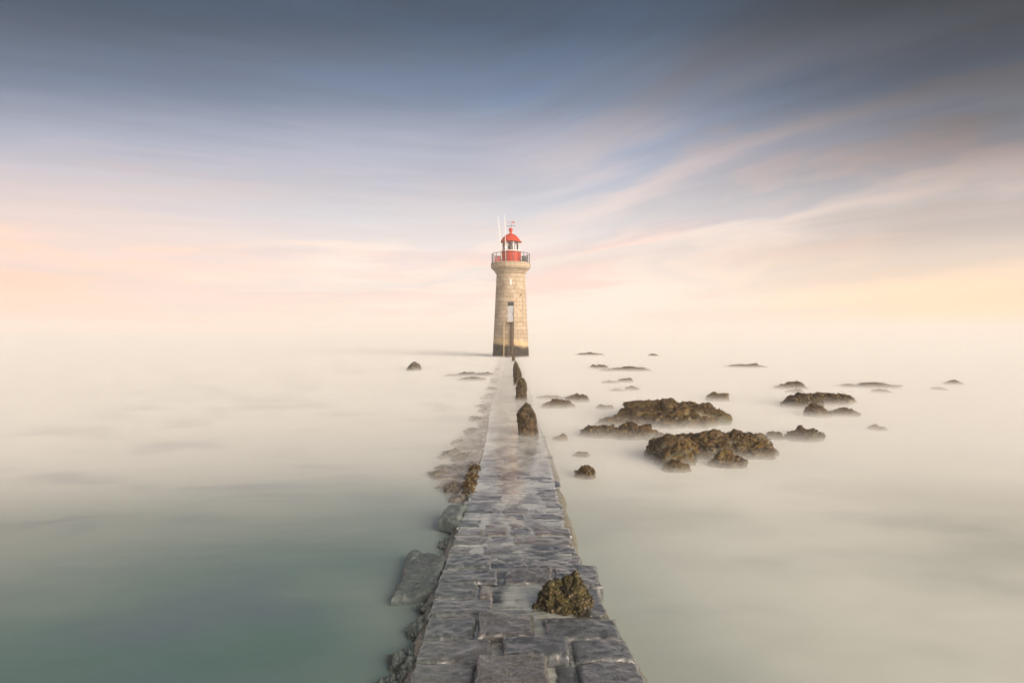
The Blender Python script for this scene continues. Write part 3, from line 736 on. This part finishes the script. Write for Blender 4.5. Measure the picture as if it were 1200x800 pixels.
# ------------------------------------------------------------------ light
SUN_EL, SUN_AZ = R(19), R(133)            # azimuth clockwise from +Y (view direction) towards +X
sd_ = Vector((math.sin(SUN_AZ) * math.cos(SUN_EL), math.cos(SUN_AZ) * math.cos(SUN_EL), math.sin(SUN_EL)))
sun = bpy.data.lights.new('sun', 'SUN'); sun.energy = 2.4; sun.angle = R(45.0); sun.color = (1.0, 0.83, 0.64)
so = bpy.data.objects.new('sun', sun); C.objects.link(so); so.rotation_euler = sd_.to_track_quat('Z', 'Y').to_euler()

w = bpy.data.worlds.new('World'); sc.world = w; w.use_nodes = True
t = NT('', w)
sky = t.n('ShaderNodeTexSky', sky_type='NISHITA'); sky.sun_disc = False; sky.sun_elevation = SUN_EL; sky.sun_rotation = SUN_AZ
sky.air_density = 1.0; sky.dust_density = 2.0; sky.ozone_density = 1.5
STR = 0.1
d = t.n('ShaderNodeVectorMath', {0: t.coord('Generated')}, operation='NORMALIZE').outputs[0]
x, y, z = t.sep(d)[0:3]
zc = t.math('MAXIMUM', z, 0.0)
zc = t.math('MINIMUM', t.math('DIVIDE', t.math('MULTIPLY', zc, 0.87), t.math('SQRT', t.math('ADD', 0.02, t.math('ADD', t.math('MULTIPLY', y, y), t.math('MULTIPLY', t.math('MULTIPLY', x, x), 0.25))))), 1.0)
xp = t.math('MULTIPLY', t.math('ADD', x, t.math('SQRT', t.math('ADD', t.math('MULTIPLY', x, x), 0.01))), 0.5)
xn = t.math('SUBTRACT', xp, x)
gden = t.math('ADD', 1.0, t.math('ADD', t.math('MULTIPLY', xp, 1.75), t.math('MULTIPLY', xn, 0.35)))
q = t.math('DIVIDE', zc, gden)
nA = t.noise(t.comb(t.math('MULTIPLY', q, 10.0), t.math('MULTIPLY', x, 2.3), t.math('MULTIPLY', y, 0.5)), 1.0, 5, 0.5, 0.3)
nB = t.noise(t.comb(t.math('MULTIPLY', q, 32.0), t.math('MULTIPLY', x, 3.0), t.math('MULTIPLY', y, 0.5)), 1.0, 4, 0.55, 0.3)
nn = t.math('ADD', t.math('MULTIPLY', nA, 0.7), t.math('MULTIPLY', nB, 0.3))
nC = t.noise(t.comb(t.math('MULTIPLY', q, 75.0), t.math('MULTIPLY', x, 3.2), t.math('MULTIPLY', y, 0.4)), 1.0, 3, 0.5, 0.2)
dn = t.math('SUBTRACT', nn, 0.5)
G = lambda v: g1(v)
mR = t.ramp(t.math('MULTIPLY', t.math('ADD', q, t.math('MULTIPLY', dn, 0.30)), 1.6),
            [(0.0, G(1)), (0.07, G(1)), (0.12, G(0.75)), (0.15, G(0.95)), (0.19, G(0.5)), (0.25, G(0.8)), (0.31, G(0.35)), (0.40, G(0.75)), (0.50, G(0.45)), (0.62, G(0.1))], 'EASE')
mL = t.ramp(t.math('ADD', q, t.math('MULTIPLY', dn, 0.55)),
            [(0.0, G(1)), (0.06, G(0.95)), (0.09, G(0.62)), (0.13, G(0.9)), (0.17, G(0.58)), (0.24, G(0.46)), (0.34, G(0.5)), (0.46, G(0.3))], 'EASE')
mask = t.mix(t.smooth(x, -0.12, 0.22), mL, mR)
blue = t.ramp(zc, [(0.0, lin(226, 222, 220)), (0.10, lin(206, 208, 214)), (0.19, lin(160, 178, 200)), (0.28, lin(134, 164, 198)), (0.36, lin(90, 122, 160)), (0.45, lin(58, 80, 108)), (0.52, lin(44, 62, 86)), (1.0, lin(50, 62, 84))])
nish = t.n('ShaderNodeVectorMath', {0: sky.outputs[0], 3: STR}, operation='SCALE').outputs[0]
blue = t.mix(0.2, blue, nish)
cloud = t.ramp(zc, [(0.0, lin(252, 230, 216)), (0.08, lin(253, 232, 218)), (0.17, lin(240, 222, 212)), (0.25, lin(206, 188, 186)), (0.34, lin(128, 126, 132)), (0.46, lin(64, 74, 84)), (0.8, lin(62, 70, 80))])
# the low light reaches in from the right: golden under the cloud there, rosy on the left
cloud = t.mix(t.math('MULTIPLY', t.smooth(x, 0.15, 0.65), t.smooth(zc, 0.16, 0.02)), cloud, lin(253, 214, 170))
cloud = t.mix(t.math('MULTIPLY', t.smooth(x, -0.2, -0.65, 0, 0.8), t.smooth(zc, 0.30, 0.10)), cloud, lin(253, 206, 180))
cloud = t.mix(t.math('MULTIPLY', t.smooth(nB, 0.5, 0.68, 0, 0.6), t.smooth(zc, 0.34, 0.12)), cloud, lin(250, 208, 194))
col = t.mix(mask, blue, cloud)
# vignette painted into the sky: top corners darkened, over thick cloud at upper right
dk = t.math('MULTIPLY', t.smooth(x, 0.15, 0.65, 0, 0.50), t.smooth(zc, 0.05, 0.36))
dk2 = t.math('MULTIPLY', t.smooth(x, -0.2, -0.7, 0, 0.2), t.smooth(zc, 0.2, 0.4))
front = t.smooth(y, -0.2, 0.25)
band = t.ramp(t.math('MULTIPLY', t.math('ADD', q, t.math('ADD', t.math('MULTIPLY', dn, 0.09), t.math('MULTIPLY', t.math('SUBTRACT', nC, 0.5), 0.018))), 1.6),
              [(0.0, G(0)), (0.055, G(0.0)), (0.085, G(0.55)), (0.115, G(0.75)), (0.15, G(0.1)), (0.20, G(0.45)), (0.25, G(0.0)), (0.31, G(0.6)), (0.38, G(0.1)), (0.48, G(0.6))], 'EASE')
dk = t.math('ADD', dk, t.math('MULTIPLY', band, t.smooth(x, 0.1, 0.6, 0, 0.30)))
wisp = t.math('MULTIPLY', t.math('ADD', t.math('MULTIPLY', t.math('SUBTRACT', nC, 0.5), 0.20), t.math('MULTIPLY', dn, 0.45)), t.smooth(zc, 0.0, 0.06))
dark = t.math('SUBTRACT', t.math('ADD', 1.0, wisp), t.math('MULTIPLY', t.math('ADD', dk, dk2), front))
col = t.n('ShaderNodeVectorMath', {0: col, 3: dark}, operation='SCALE').outputs[0]
# bright hazy glow round the sun, behind the camera to the right
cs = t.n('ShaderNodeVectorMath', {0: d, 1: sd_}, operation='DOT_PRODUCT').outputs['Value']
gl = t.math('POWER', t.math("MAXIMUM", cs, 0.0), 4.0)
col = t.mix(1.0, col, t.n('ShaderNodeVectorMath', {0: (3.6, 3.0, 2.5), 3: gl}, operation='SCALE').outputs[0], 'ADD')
col = t.n('ShaderNodeVectorMath', {0: col, 3: 0.78 / STR}, operation='SCALE').outputs[0]
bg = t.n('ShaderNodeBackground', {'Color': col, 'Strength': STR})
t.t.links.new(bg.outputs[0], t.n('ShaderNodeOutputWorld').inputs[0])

# ------------------------------------------------------------------ render
vs = sc.view_settings; sc.display_settings.display_device = 'sRGB'
vs.view_transform = 'Standard'; vs.look = 'None'; vs.exposure = 0.52; vs.gamma = 1.0; vs.use_curve_mapping = False
sc.render.engine = 'CYCLES'
cy = sc.cycles; cy.volume_bounces = 5; cy.max_bounces = 8; cy.transparent_max_bounces = 32; cy.sample_clamp_indirect = 6
cy.use_denoising = True
